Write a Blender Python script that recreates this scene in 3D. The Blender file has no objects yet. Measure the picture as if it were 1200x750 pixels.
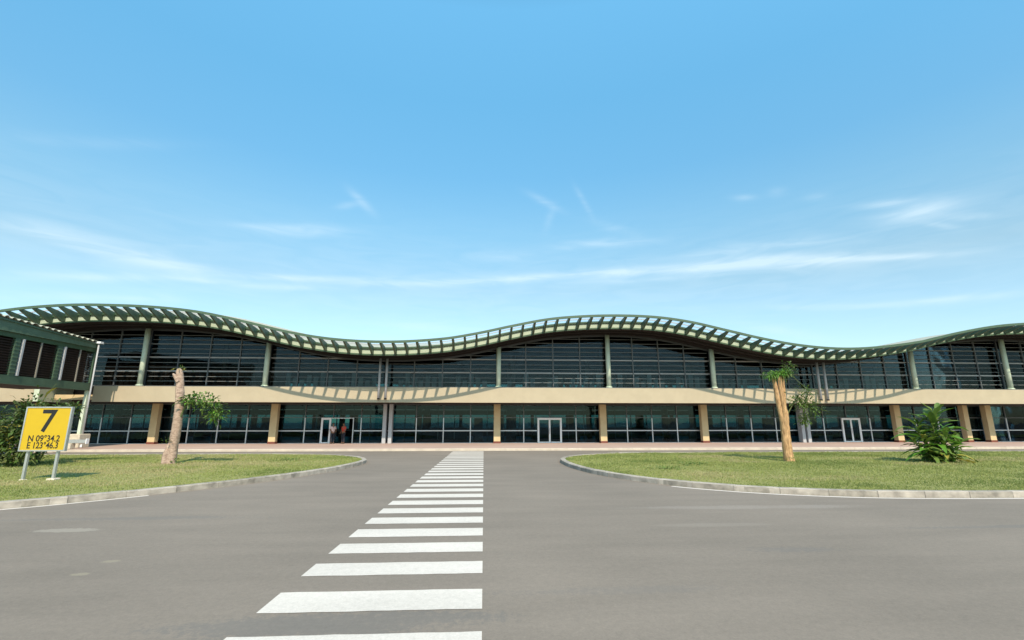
import bpy, bmesh, math, random
import numpy as np
from mathutils import Vector, Matrix
R = math.radians
random.seed(7)
rng = np.random.default_rng(7)
SC = bpy.context.scene
COL = SC.collection

# ------------------------------------------------------------------ camera
cd = bpy.data.cameras.new('camera'); cam = bpy.data.objects.new('camera', cd); COL.objects.link(cam)
SC.camera = cam
cd.sensor_width = 36.0; cd.lens = 36.0 * 560 / 1200
cd.clip_start = .05; cd.clip_end = 5000
PITCH, YAW = R(12.09), R(3.30)
cam.location = (0, 0, 1.65)
cam.rotation_euler = (R(90) + PITCH, 0, -YAW)

# ------------------------------------------------------------------ exposure
SC.view_settings.view_transform = 'Standard'; SC.view_settings.look = 'None'
SC.view_settings.gamma = 1; SC.view_settings.use_curve_mapping = False
SC.view_settings.exposure = 0.15

# ------------------------------------------------------------------ sun and sky
SUN_EL, SUN_AZ = R(46.0), R(9.9)          # azimuth: from straight behind the camera towards the right
sd = bpy.data.lights.new('sun', 'SUN'); sd.energy = 5.0; sd.angle = R(.55); sd.color = (1, .85, .66)
sun = bpy.data.objects.new('sun', sd); COL.objects.link(sun)
to_sun = Vector((math.sin(SUN_AZ) * math.cos(SUN_EL), -math.cos(SUN_AZ) * math.cos(SUN_EL), math.sin(SUN_EL)))
sun.rotation_euler = to_sun.to_track_quat('Z', 'Y').to_euler(); sun.location = (10, -30, 40)

W = bpy.data.worlds.new('World'); SC.world = W; W.use_nodes = True
nt = W.node_tree; nt.nodes.clear()
def N(tree, t, **k):
    n = tree.nodes.new(t)
    for a, b in k.items(): setattr(n, a, b)
    return n
def M_(tree, op, a, b=None, c=None, clamp=False):
    n = tree.nodes.new('ShaderNodeMath'); n.operation = op; n.use_clamp = clamp
    for i, v in enumerate((a, b, c)):
        if v is None: continue
        if isinstance(v, (int, float)): n.inputs[i].default_value = v
        else: tree.links.new(v, n.inputs[i])
    return n.outputs[0]
out = N(nt, 'ShaderNodeOutputWorld'); bg = N(nt, 'ShaderNodeBackground'); bg.inputs['Strength'].default_value = .13
sky = N(nt, 'ShaderNodeTexSky', sky_type='NISHITA', sun_disc=False, sun_elevation=SUN_EL)
sky.sun_rotation = math.pi - SUN_AZ
sky.air_density = 1.0; sky.dust_density = .6; sky.ozone_density = 1.5
tc = N(nt, 'ShaderNodeTexCoord'); sep = N(nt, 'ShaderNodeSeparateXYZ'); nt.links.new(tc.outputs['Generated'], sep.inputs[0])
X, Y, Z = sep.outputs
el = M_(nt, 'MULTIPLY', M_(nt, 'ARCSINE', Z), 57.2958)
az = M_(nt, 'MULTIPLY', M_(nt, 'ARCTAN2', X, Y), 57.2958)
# colour of the air by height above the horizon
rmp = N(nt, 'ShaderNodeValToRGB'); nt.links.new(M_(nt, 'DIVIDE', el, 90.0, clamp=True), rmp.inputs[0])
SKY_STOPS = [(0.0, (1.2, 1.25, 1.1)), (.12, (1.32, 1.45, 1.3)), (.172, (1.42, 1.54, 1.28)), (.244, (1.36, 1.81, 1.57)), (.317, (1.2, 1.98, 1.85)), (.405, (1.27, 2.34, 2.19)), (.5, (1.57, 2.88, 2.64)), (.62, (1.25, 2.1, 1.9)), (1, (1.0, 1.4, 1.3))]
while len(rmp.color_ramp.elements) < len(SKY_STOPS): rmp.color_ramp.elements.new(.5)
for e, (p, c) in zip(rmp.color_ramp.elements, SKY_STOPS): e.position = p; e.color = (c[0] / 4, c[1] / 4, c[2] / 4, 1)
vm = N(nt, 'ShaderNodeVectorMath', operation='MULTIPLY'); nt.links.new(sky.outputs[0], vm.inputs[0]); nt.links.new(rmp.outputs[0], vm.inputs[1])
vs = N(nt, 'ShaderNodeVectorMath', operation='SCALE'); nt.links.new(vm.outputs[0], vs.inputs[0]); vs.inputs['Scale'].default_value = 4
# thin cirrus: (azimuth, elevation, half length, half width, tilt, strength) in degrees
CIRRUS = [(-2.84, 16.45, 11.47, 0.44, 3.9, 0.55), (11.62, 17.20, 9.15, 0.50, 0.7, 0.85), (25.30, 17.04, 8.10, 0.58, -2.5, 1.00), (35.95, 16.33, 5.50, 0.69, -8.4, 1.00), (42.96, 15.29, 4.63, 0.29, -8.7, 0.70), (27.24, 18.37, 7.96, 0.51, 0.0, 0.35), (34.95, 18.20, 6.10, 0.43, -7.7, 0.25), (20.61, 16.24, 7.47, 0.30, -1.5, 0.40), (-41.93, 15.88, 4.01, 0.81, -1.2, 0.50), (-34.65, 15.16, 5.32, 0.85, -4.3, 0.70), (-27.03, 14.25, 7.00, 0.33, 2.8, 0.70), (-39.14, 12.86, 6.44, 0.37, 9.8, 0.50), (-21.06, 15.65, 9.68, 0.34, 5.6, 0.55), (-6.90, 16.29, 11.23, 0.31, 3.4, 0.30), (-38.88, 11.08, 6.40, 0.42, 7.9, 0.40), (-25.16, 20.63, 2.82, 0.33, 8.2, 0.35), (-21.33, 20.82, 4.74, 0.62, 6.9, 0.55), (-15.45, 24.76, 1.72, 0.46, -35.5, 0.45), (-17.03, 24.19, 1.38, 0.40, 18.4, 0.30), (7.53, 25.91, 2.20, 0.42, -25.8, 0.35), (8.11, 23.96, 1.32, 0.49, -112.4, 0.25), (12.49, 25.74, 1.77, 0.36, -59.8, 0.30), (9.48, 20.46, 2.06, 0.37, 2.5, 0.30), (15.24, 20.80, 4.85, 0.49, -2.1, 0.50), (16.40, 22.31, 2.68, 0.54, -19.6, 0.20), (3.30, 19.67, 4.73, 0.62, 0.0, 0.30), (43.69, 20.19, 2.35, 0.38, -8.2, 0.55), (46.01, 18.85, 2.87, 0.79, -4.2, 0.80), (49.09, 17.46, 1.67, 0.31, -11.0, 0.50), (47.06, 17.28, 1.17, 0.27, -23.2, 0.50), (38.00, 22.26, 1.14, 0.36, -6.8, 0.25), (31.06, 23.77, 1.21, 0.32, -8.7, 0.35), (34.28, 23.68, 0.91, 0.42, -6.6, 0.30), (47.09, 10.66, 4.60, 0.32, -3.3, 0.50), (37.84, 11.36, 6.29, 0.31, -6.3, 0.30), (32.55, 9.56, 4.44, 0.50, -16.1, 0.35), (-7.87, 11.13, 7.71, 0.56, -0.7, 0.25), (-40.93, 24.49, 6.70, 0.52, 17.0, 0.15),
          (110, 22, 30, 1.6, 4, .5), (-120, 18, 30, 1.6, -4, .5), (160, 30, 24, 2, 8, .4)]
acc = None
for a0, e0, ln, th, tl, st in CIRRUS:
    t = R(tl); da = M_(nt, 'SUBTRACT', az, float(a0)); de = M_(nt, 'SUBTRACT', el, float(e0))
    u = M_(nt, 'ADD', M_(nt, 'MULTIPLY', da, math.cos(t) / ln), M_(nt, 'MULTIPLY', de, math.sin(t) / ln))
    v = M_(nt, 'ADD', M_(nt, 'MULTIPLY', da, -math.sin(t) / th), M_(nt, 'MULTIPLY', de, math.cos(t) / th))
    r2 = M_(nt, 'ADD', M_(nt, 'MULTIPLY', u, u), M_(nt, 'MULTIPLY', v, v))
    g = M_(nt, 'MULTIPLY', M_(nt, 'EXPONENT', M_(nt, 'MULTIPLY', r2, -1.0)), float(st))
    acc = g if acc is None else M_(nt, 'ADD', acc, g)
cmb = N(nt, 'ShaderNodeCombineXYZ'); nt.links.new(M_(nt, 'MULTIPLY', az, .10), cmb.inputs[0]); nt.links.new(M_(nt, 'MULTIPLY', el, .55), cmb.inputs[1])
n1 = N(nt, 'ShaderNodeTexNoise'); n1.inputs['Scale'].default_value = 1.6; n1.inputs['Detail'].default_value = 7; n1.inputs['Distortion'].default_value = .9
nt.links.new(cmb.outputs[0], n1.inputs[0])
fil = M_(nt, 'MULTIPLY_ADD', n1.outputs[0], 3.4, -1.15, clamp=True)
cl = M_(nt, 'MULTIPLY', acc, M_(nt, 'MULTIPLY_ADD', fil, .55, .45))
low = M_(nt, 'MULTIPLY', M_(nt, 'EXPONENT', M_(nt, 'MULTIPLY', M_(nt, 'POWER', M_(nt, 'DIVIDE', M_(nt, 'SUBTRACT', el, 15.0), 6.0), 2.0), -1.0)), M_(nt, 'MULTIPLY', fil, .16))
cl = M_(nt, 'ADD', cl, low, clamp=True)
mx = N(nt, 'ShaderNodeMix', data_type='RGBA'); nt.links.new(M_(nt, 'MULTIPLY', cl, .54), mx.inputs[0]); nt.links.new(vs.outputs[0], mx.inputs[6])
mx.inputs[7].default_value = (6.6, 7.7, 8.2, 1)
nt.links.new(mx.outputs[2], bg.inputs[0]); nt.links.new(bg.outputs[0], out.inputs[0])

# ------------------------------------------------------------------ materials
def mat(name, col, rough=.7, metal=0., spec=.5, var=0., vscale=2., col2=None, bump=0., bscale=30., stretch=(1, 1, 1), detail=5, translucent=0.):
    m = bpy.data.materials.new(name); m.use_nodes = True; t = m.node_tree
    b = t.nodes['Principled BSDF']
    b.inputs['Base Color'].default_value = (*col, 1); b.inputs['Roughness'].default_value = rough
    b.inputs['Metallic'].default_value = metal; b.inputs['Specular IOR Level'].default_value = spec
    tcn = N(t, 'ShaderNodeTexCoord'); mp = N(t, 'ShaderNodeMapping'); t.links.new(tcn.outputs['Object'], mp.inputs[0]); mp.inputs['Scale'].default_value = stretch
    if var or col2:
        n = N(t, 'ShaderNodeTexNoise'); n.inputs['Scale'].default_value = vscale; n.inputs['Detail'].default_value = detail; n.inputs['Roughness'].default_value = .6
        t.links.new(mp.outputs[0], n.inputs[0])
        c2 = col2 or tuple(c * (1 - var) for c in col); c1 = col if col2 else tuple(min(1, c * (1 + var)) for c in col)
        r = N(t, 'ShaderNodeValToRGB'); r.color_ramp.elements[0].position = .32; r.color_ramp.elements[1].position = .68
        r.color_ramp.elements[0].color = (*c2, 1); r.color_ramp.elements[1].color = (*c1, 1)
        t.links.new(n.outputs[0], r.inputs[0]); t.links.new(r.outputs[0], b.inputs['Base Color'])
    if bump:
        n = N(t, 'ShaderNodeTexNoise'); n.inputs['Scale'].default_value = bscale; n.inputs['Detail'].default_value = 4
        t.links.new(mp.outputs[0], n.inputs[0]); bn = N(t, 'ShaderNodeBump'); bn.inputs['Strength'].default_value = bump; bn.inputs['Distance'].default_value = .02
        t.links.new(n.outputs[0], bn.inputs['Height']); t.links.new(bn.outputs[0], b.inputs['Normal'])
    if translucent:
        o = t.nodes['Material Output']; tr = N(t, 'ShaderNodeBsdfTranslucent'); ms = N(t, 'ShaderNodeMixShader'); ms.inputs[0].default_value = translucent
        src = b.inputs['Base Color'].links[0].from_socket if b.inputs['Base Color'].links else None
        if src: t.links.new(src, tr.inputs[0])
        else: tr.inputs[0].default_value = (*col, 1)
        t.links.new(b.outputs[0], ms.inputs[1]); t.links.new(tr.outputs[0], ms.inputs[2]); t.links.new(ms.outputs[0], o.inputs[0])
    return m

def glass(name, tint, refl=(.9, .95, 1), rough=.02, ior=1.5, wob=.02):
    m = bpy.data.materials.new(name); m.use_nodes = True; t = m.node_tree; t.nodes.clear()
    o = N(t, 'ShaderNodeOutputMaterial'); tr = N(t, 'ShaderNodeBsdfTransparent'); tr.inputs[0].default_value = (*tint, 1)
    g = N(t, 'ShaderNodeBsdfGlossy'); g.inputs['Color'].default_value = (*refl, 1); g.inputs['Roughness'].default_value = rough
    f = N(t, 'ShaderNodeFresnel'); f.inputs['IOR'].default_value = ior
    tcn = N(t, 'ShaderNodeTexCoord'); n = N(t, 'ShaderNodeTexNoise'); n.inputs['Scale'].default_value = .8; n.inputs['Detail'].default_value = 1
    t.links.new(tcn.outputs['Object'], n.inputs[0]); bn = N(t, 'ShaderNodeBump'); bn.inputs['Strength'].default_value = .25; bn.inputs['Distance'].default_value = wob
    t.links.new(n.outputs[0], bn.inputs['Height']); t.links.new(bn.outputs[0], g.inputs['Normal'])
    ms = N(t, 'ShaderNodeMixShader'); t.links.new(f.outputs[0], ms.inputs[0]); t.links.new(tr.outputs[0], ms.inputs[1]); t.links.new(g.outputs[0], ms.inputs[2])
    t.links.new(ms.outputs[0], o.inputs[0]); return m

MT = dict(
    fascia=mat('cream_render', (.415, .35, .25), .8, var=.05, vscale=1.2, bump=.1, bscale=60),
    pillar=mat('ochre_render', (.55, .42, .24), .8, var=.08, vscale=2, bump=.1, bscale=60),
    plinth=mat('oxide_red_tile', (.16, .045, .03), .5, var=.2, vscale=8),
    dkgreen=mat('dark_green_paint', (.045, .085, .045), .5, var=.15, vscale=3),
    rafter=mat('grey_green_paint', (.06, .10, .06), .5, var=.12, vscale=3),
    green=mat('mid_green_paint', (.085, .135, .09), .5, var=.12, vscale=3),
    walkgreen=mat('walkway_green_paint', (.06, .105, .068), .5, var=.15, vscale=2),
    sage=mat('pale_sage_paint', (.40, .45, .34), .6, var=.06, vscale=3),
    colgreen=mat('pale_green_column_paint', (.55, .62, .50), .5, var=.06, vscale=4),
    roof=mat('cream_metal_roof', (.40, .385, .30), .45, var=.05, vscale=1),
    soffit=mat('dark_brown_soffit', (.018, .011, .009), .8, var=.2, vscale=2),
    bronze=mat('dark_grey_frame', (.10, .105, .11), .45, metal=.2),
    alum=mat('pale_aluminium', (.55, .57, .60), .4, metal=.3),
    white=mat('white_frame_paint', (.78, .78, .80), .4),
    transom=mat('pinkish_grey_transom', (.50, .45, .44), .5),
    blind=mat('pale_teal_blind', (.36, .42, .41), .8, var=.2, vscale=1.5),
    pipe=mat('grey_pipe_paint', (.40, .40, .42), .5, var=.06),
    steel=mat('galvanised_steel', (.52, .53, .54), .35, metal=.6, var=.08, vscale=8),
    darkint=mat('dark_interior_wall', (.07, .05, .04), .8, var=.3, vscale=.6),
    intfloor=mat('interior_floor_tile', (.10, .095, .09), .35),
    timber=mat('brown_timber_panel', (.17, .075, .04), .6, var=.25, vscale=3),
    timber2=mat('dark_timber_panel', (.10, .05, .03), .6, var=.25, vscale=3),
    intcol=mat('interior_column_paint', (.22, .20, .17), .7),
    counter=mat('dark_counter_laminate', (.02, .022, .025), .4),
    louvre=mat('grey_louvre_blade', (.21, .215, .21), .5),
    brownslat=mat('dark_brown_slat', (.022, .012, .009), .6, var=.2, vscale=4),
    concrete=mat('pale_concrete', (.55, .48, .38), .9, var=.12, vscale=6, bump=.3, bscale=40),
    kerb=mat('kerb_concrete', (.36, .315, .27), .9, var=.3, vscale=3.5, bump=.4, bscale=50),
    kerb2=mat('kerb_concrete_stained', (.29, .255, .215), .9, var=.35, vscale=4, bump=.4, bscale=50),
    kerbbld=mat('cream_kerb_paint', (.50, .42, .34), .8, var=.12, vscale=2, bump=.2),
    yellow=mat('yellow_sign_enamel', (.52, .34, .008), .6, var=.03, vscale=4),
    black=mat('black_sign_ink', (.012, .012, .012), .5),
    barkL=mat('pinkish_palm_bark', (.50, .36, .28), .95, col2=(.22, .145, .11), vscale=8, bump=1.0, bscale=22, stretch=(1, 1, 1.8)),
    barkR=mat('tan_palm_bark', (.62, .38, .19), .95, col2=(.24, .13, .06), vscale=8, bump=1.0, bscale=16, stretch=(2.2, 2.2, .5)),
    leafA=mat('mid_green_leaf', (.10, .17, .03), .5, col2=(.05, .095, .018), vscale=3, translucent=.25),
    leafB=mat('light_green_leaf', (.17, .25, .045), .5, col2=(.09, .15, .025), vscale=3, translucent=.3),
    leafE=mat('olive_leaf', (.10, .13, .03), .6, col2=(.05, .06, .018), vscale=2, translucent=.25),
    leafC=mat('yellow_leaf', (.40, .34, .06), .5, col2=(.25, .22, .04), vscale=3, translucent=.25),
    leafD=mat('bright_frond', (.14, .32, .03), .5, col2=(.08, .19, .02), vscale=3, translucent=.3),
    stem=mat('green_stem', (.10, .12, .04), .8),
    skin=mat('brown_skin', (.24, .12, .07), .6), hair=mat('black_hair', (.01, .008, .007), .5),
    whitecloth=mat('white_pink_cloth', (.72, .52, .50), .9), redcloth=mat('red_cloth', (.55, .06, .04), .9), navy=mat('dark_trousers', (.02, .022, .035), .9),
    shoe=mat('black_shoe', (.015, .015, .015), .5),
)
G_UP = glass('upper_tinted_glass', (.62, .68, .70), (.34, .47, .56), ior=1.40, wob=.03)
G_LOW = glass('lower_tinted_glass', (.46, .60, .66), (.48, .66, .78), ior=1.34)
G_REAR = glass('rear_tinted_glass', (.19, .38, .42), (.6, .8, .9), ior=1.45)

def ground_mat(name, base, dark, patches=True, spots=None):
    m = bpy.data.materials.new(name); m.use_nodes = True; t = m.node_tree; b = t.nodes['Principled BSDF']
    b.inputs['Roughness'].default_value = .88; b.inputs['Specular IOR Level'].default_value = .25
    tcn = N(t, 'ShaderNodeTexCoord')
    def noise(s, d, st=(1, 1, 1), w=.55):
        mp = N(t, 'ShaderNodeMapping'); mp.inputs['Scale'].default_value = st; t.links.new(tcn.outputs['Object'], mp.inputs[0])
        n = N(t, 'ShaderNodeTexNoise'); n.inputs['Scale'].default_value = s; n.inputs['Detail'].default_value = d; n.inputs['Roughness'].default_value = w
        t.links.new(mp.outputs[0], n.inputs[0]); return n.outputs[0]
    a = noise(.25, 4); c = noise(1.1, 5, (.35, 1.6, 1)); f = noise(45, 5, w=.85); g = noise(14, 4, w=.8)
    s = M_(t, 'ADD', M_(t, 'MULTIPLY', a, .34), M_(t, 'MULTIPLY', c, .26)); s = M_(t, 'ADD', s, M_(t, 'MULTIPLY', f, .46)); s = M_(t, 'ADD', s, M_(t, 'MULTIPLY', g, .34))
    s = M_(t, 'SUBTRACT', s, .20)
    r = N(t, 'ShaderNodeValToRGB'); t.links.new(s, r.inputs[0])
    r.color_ramp.elements[0].position = .3; r.color_ramp.elements[0].color = (*dark, 1)
    r.color_ramp.elements[1].position = .7; r.color_ramp.elements[1].color = (*base, 1)
    colr = r.outputs[0]
    if spots:
        sp = N(t, 'ShaderNodeSeparateXYZ'); t.links.new(tcn.outputs['Object'], sp.inputs[0])
        for (x, y, rx, ry, col, st) in spots:
            u = M_(t, 'DIVIDE', M_(t, 'SUBTRACT', sp.outputs[0], x), rx); v = M_(t, 'DIVIDE', M_(t, 'SUBTRACT', sp.outputs[1], y), ry)
            d = M_(t, 'ADD', M_(t, 'MULTIPLY', u, u), M_(t, 'MULTIPLY', v, v)); d = M_(t, 'ADD', d, M_(t, 'MULTIPLY', M_(t, 'ADD', M_(t, 'SUBTRACT', c, .5), M_(t, 'SUBTRACT', g, .5)), 5.0))
            k = M_(t, 'MULTIPLY', M_(t, 'MULTIPLY_ADD', d, -1.6, 1.6, clamp=True), st)
            mi = N(t, 'ShaderNodeMix', data_type='RGBA'); t.links.new(k, mi.inputs[0]); t.links.new(colr, mi.inputs[6]); mi.inputs[7].default_value = (*col, 1); colr = mi.outputs[2]
    t.links.new(colr, b.inputs['Base Color'])
    bn = N(t, 'ShaderNodeBump'); bn.inputs['Strength'].default_value = .35; bn.inputs['Distance'].default_value = .01
    t.links.new(f, bn.inputs['Height']); t.links.new(bn.outputs[0], b.inputs['Normal'])
    return m
ASPHALT = ground_mat('worn_grey_asphalt', (.272, .225, .187), (.150, .127, .106), spots=[
    (-6.48, 8.4, .42, .14, (.36, .32, .27), .5), (-4.5, 6.55, .12, .07, (.38, .33, .23), .35), (-4.45, 6.05, .09, .05, (.38, .33, .23), .35),
    (-1.2, 4.5, 1.6, .22, (.13, .13, .13), .35), (3.8, 8.2, 1.1, .12, (.33, .29, .25), .2), (1.1, 5.2, 1.4, .12, (.16, .15, .145), .2), (4.0, 6.6, .7, .14, (.15, .14, .135), .4),
    (8.2, 7.8, 1.6, .1, (.14, .135, .13), .4), (-7.0, 9.3, 3.0, .16, (.15, .145, .14), .35), (5.5, 9.8, 2.4, .2, (.33, .29, .26), .35)])
PAVE = ground_mat('pink_paving', (.50, .37, .32), (.36, .25, .21))
SOIL = ground_mat('grass_mat', (.30, .28, .10), (.20, .205, .07))
PAINT = ground_mat('worn_white_road_paint', (.73, .66, .605), (.45, .41, .37))

# ------------------------------------------------------------------ mesh helpers
def link(name, me=None, m=None, parent=None, label=None, cat=None, group=None, kind=None):
    o = bpy.data.objects.new(name, me); COL.objects.link(o)
    if m is not None and me is not None and not me.materials: me.materials.append(m)
    if parent is not None: o.parent = parent
    if label: o['label'] = label
    if cat: o['category'] = cat
    if group: o['group'] = group
    if kind: o['kind'] = kind
    return o
def thing(name, label, cat, loc=(0, 0, 0), rz=0, group=None):
    o = link(name, None, None, None, label, cat, group); o.location = loc; o.rotation_euler.z = rz; return o
def pyd(name, v, f, smooth=False):
    me = bpy.data.meshes.new(name); me.from_pydata([tuple(map(float, p)) for p in v], [], f); me.validate(); me.update()
    if smooth: me.polygons.foreach_set('use_smooth', [True] * len(me.polygons))
    return me
def boxes(name, bs, bevel=0.):
    """bs: (x0,x1,y0,y1,z0,z1) boxes joined into one mesh"""
    bm = bmesh.new()
    for x0, x1, y0, y1, z0, z1 in bs:
        r = bmesh.ops.create_cube(bm, size=1)
        bmesh.ops.transform(bm, matrix=Matrix.Translation(((x0 + x1) / 2, (y0 + y1) / 2, (z0 + z1) / 2)) @ Matrix.Diagonal((x1 - x0, y1 - y0, z1 - z0, 1)), verts=r['verts'])
    if bevel: bmesh.ops.bevel(bm, geom=bm.edges[:], offset=bevel, segments=1, affect='EDGES')
    me = bpy.data.meshes.new(name); bm.to_mesh(me); bm.free(); return me
def box(name, b, m, parent=None, bevel=0., **k): return link(name, boxes(name, [b], bevel), m, parent, **k)
def cyl(name, p0, p1, r0, r1, m, parent=None, seg=14, **k):
    p0, p1 = Vector(p0), Vector(p1); bm = bmesh.new()
    bmesh.ops.create_cone(bm, cap_ends=True, segments=seg, radius1=r0, radius2=r1, depth=(p1 - p0).length)
    q = (p1 - p0).to_track_quat('Z', 'Y'); bmesh.ops.transform(bm, matrix=Matrix.Translation((p0 + p1) / 2) @ q.to_matrix().to_4x4(), verts=bm.verts)
    me = bpy.data.meshes.new(name); bm.to_mesh(me); bm.free()
    for p in me.polygons: p.use_smooth = len(p.vertices) == 4
    return link(name, me, m, parent, **k)
def prism(name, poly, axis, a, b):
    """poly of 2-D points extruded along axis 'x' (points are y,z) or 'y' (points are x,z)"""
    n = len(poly); v = []
    for t in (a, b):
        for p in poly: v.append((t, p[0], p[1]) if axis == 'x' else (p[0], t, p[1]))
    f = [tuple(range(n)), tuple(range(2 * n - 1, n - 1, -1))] + [(i, i + n, (i + 1) % n + n, (i + 1) % n) for i in range(n)]
    me = pyd(name, v, f); bm = bmesh.new(); bm.from_mesh(me); bmesh.ops.recalc_face_normals(bm, faces=bm.faces); bm.to_mesh(me); bm.free(); return me

# ------------------------------------------------------------------ the wave of the roof
CTRL = [(-62, 8.1), (-56, 7.7), (-50, 6.9), (-45, 6.3), (-41, 6.1), (-37, 6.4), (-33.5, 7.1), (-29.5, 7.88), (-26.4, 8.2), (-23.7, 8.24), (-20.9, 8.15), (-18.2, 7.87), (-15.3, 7.28), (-12.46, 6.64), (-9.63, 6.24),
        (-6.3, 6.12), (-2.79, 6.36), (-.47, 6.77), (1.87, 7.31), (4.25, 7.79), (6.66, 8.03), (9.2, 8.12), (11.6, 8.05), (13.9, 7.76), (16.39, 7.22), (18.82, 6.69), (21.27, 6.28), (24.0, 6.07),
        (26.6, 6.17), (30.24, 6.66), (33.0, 7.3), (36.2, 7.85), (39.6, 8.08), (43, 8.0), (46.5, 7.6), (50, 6.9), (54, 6.3), (58, 6.1), (64, 6.6)]
def wave(x):
    for i in range(1, len(CTRL) - 2):
        if x <= CTRL[i + 1][0] or i == len(CTRL) - 3:
            x0, y0 = CTRL[i]; x1, y1 = CTRL[i + 1]
            m0 = (y1 - CTRL[i - 1][1]) / (x1 - CTRL[i - 1][0]); m1 = (CTRL[i + 2][1] - y0) / (CTRL[i + 2][0] - x0)
            h = x1 - x0; t = (x - x0) / h
            return (2*t**3 - 3*t**2 + 1)*y0 + (t**3 - 2*t**2 + t)*h*m0 + (-2*t**3 + 3*t**2)*y1 + (t**3 - t**2)*h*m1
def lift(x): return .65 - .0042 * x
XA, XB = -52.0, 54.0
XS = np.arange(XA, XB + .01, .5)
def sweep(name, y0, y1, lo, hi, m, parent, xs=XS):
    v, f = [], []
    for x in xs:
        v += [(x, y0, lo(x)), (x, y1, lo(x)), (x, y1, hi(x)), (x, y0, hi(x))]
    n = len(xs)
    for i in range(n - 1):
        a, b = 4 * i, 4 * i + 4
        for k in range(4): f.append((a + k, a + (k + 1) % 4, b + (k + 1) % 4, b + k))
    f += [(3, 2, 1, 0), (4*n-4, 4*n-3, 4*n-2, 4*n-1)]
    me = pyd(name, v, f); bm = bmesh.new(); bm.from_mesh(me); bmesh.ops.recalc_face_normals(bm, faces=bm.faces); bm.to_mesh(me); bm.free()
    return link(name, me, m, parent)

# ------------------------------------------------------------------ ground
def sheet(name, pts, z, m, **k):
    me = pyd(name, [(x, y, z) for x, y in pts], [tuple(range(len(pts)))])
    if me.polygons[0].normal.z < 0: me.flip_normals()
    return link(name, me, m, **k)
sheet('asphalt_road', [(-1500, -1500), (1500, -1500), (1500, 1500), (-1500, 1500)], 0, ASPHALT, kind='structure')

def smooth_line(pts, step=.25, closed=False):
    P = [Vector((*p, 0)) for p in pts]; n = len(P); o = []
    rngi = range(n if closed else n - 1)
    for i in rngi:
        if closed: p0, p1, p2, p3 = P[(i-1) % n], P[i], P[(i+1) % n], P[(i+2) % n]
        else: p0, p1, p2, p3 = P[max(i-1, 0)], P[i], P[i+1], P[min(i+2, n-1)]
        k = max(2, int((p2 - p1).length / step))
        for j in range(k):
            t = j / k
            o.append(.5 * ((2*p1) + (p2-p0)*t + (2*p0-5*p1+4*p2-p3)*t*t + (3*p1-p0-3*p2+p3)*t**3))
    if not closed: o.append(P[-1])
    return o
def resample(line, d):
    o = [line[0]]; rem = d; i = 0; cur = line[0]
    while i < len(line) - 1:
        seg = line[i+1] - cur; L = seg.length
        if L >= rem: cur = cur + seg * (rem / L); o.append(cur); rem = d
        else: rem -= L; i += 1; cur = line[i]
    return o
def offset(line, d):
    o = []
    for i, p in enumerate(line):
        t = (line[min(i+1, len(line)-1)] - line[max(i-1, 0)]).normalized(); o.append(p + Vector((-t.y, t.x, 0)) * d)
    return o
KW, KH = .2, .135
def kerb(name, line, side, m, m2, stone=1.0):
    """line: outer foot of the kerb; stones laid along it, width towards side"""
    bed = []
    L = resample(line, stone); Lf = line
    inner = offset(Lf, side * KW); v = []; f = []
    a = offset(Lf, side * .012); b = offset(Lf, side * (KW - .012))
    for p, q in zip(a, b): v += [(p.x, p.y, -.01), (p.x, p.y, KH - .012), (q.x, q.y, KH - .012), (q.x, q.y, -.01)]
    for i in range(len(a) - 1):
        for k in range(3): f.append((4*i+k, 4*i+k+1, 4*i+4+k+1, 4*i+4+k))
    root = link(name, pyd(name, v, f), m2, kind='structure')
    for i in range(len(L) - 1):
        p, q = L[i], L[i+1]; t = (q - p).normalized(); n = Vector((-t.y, t.x, 0)) * side
        ln = (q - p).length
        g = .006; hh = KH + random.uniform(-.004, .004); c = .018
        prof = [(0, -.02), (0, hh - c), (c, hh), (KW, hh), (KW, -.02)]
        w = random.uniform(-.006, .006); vv = []
        for s in (g, ln - g):
            for (a_, z) in prof:
                P = p + t * s + n * (a_ + w); vv.append((P.x, P.y, z))
        ff = [(4, 3, 2, 1, 0), (5, 6, 7, 8, 9)] + [(k, k+1, k+6, k+5) for k in range(4)] + [(4, 0, 5, 9)]
        me = pyd('kerb_stone', vv, ff); bm = bmesh.new(); bm.from_mesh(me); bmesh.ops.recalc_face_normals(bm, faces=bm.faces); bm.to_mesh(me); bm.free()
        link('kerb_stone', me, m if random.random() < .68 else m2, root)
    return root
# islands: outer kerb lines, counter-clockwise seen from above where grass is on the left
LEFT = smooth_line([(-60, 1.5), (-40, 2.6), (-24, 4.8), (-15, 7.2), (-11, 9.2), (-9.34, 10.38), (-8.44, 11.25), (-7.4, 12.6), (-6.4, 14.2), (-5.65, 15.9), (-5.05, 18.1), (-4.8, 20.0), (-5.0, 21.6), (-5.9, 23.3), (-7.7, 24.7), (-10.5, 25.3), (-16, 25.4), (-60, 25.4)])
RIGHT = smooth_line([(70, 25.4), (12, 25.4), (8.0, 25.2), (5.4, 24.2), (3.9, 22.8), (3.3, 21.2), (3.2, 19.4), (3.32, 17.6), (3.7, 15.7), (4.35, 14.2), (5.25, 12.85), (6.5, 11.8), (7.9, 11.15), (9.4, 10.8), (12.1, 10.65), (20, 10.6), (70, 10.6)])
kerb('left_island_kerb', LEFT, 1, MT['kerb'], MT['kerb2'])
kerb('right_island_kerb', RIGHT, 1, MT['kerb'], MT['kerb2'])
LL = offset(LEFT, KW - .02); RL = offset(RIGHT, KW - .02)
GZ = .105
def lawn(name, line, far):
    pts = [(p.x, p.y) for p in line]
    return sheet(name, pts + far, GZ, SOIL, kind='structure')
lawn('left_lawn', LL, []); lawn('right_lawn', RL, [])
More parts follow.
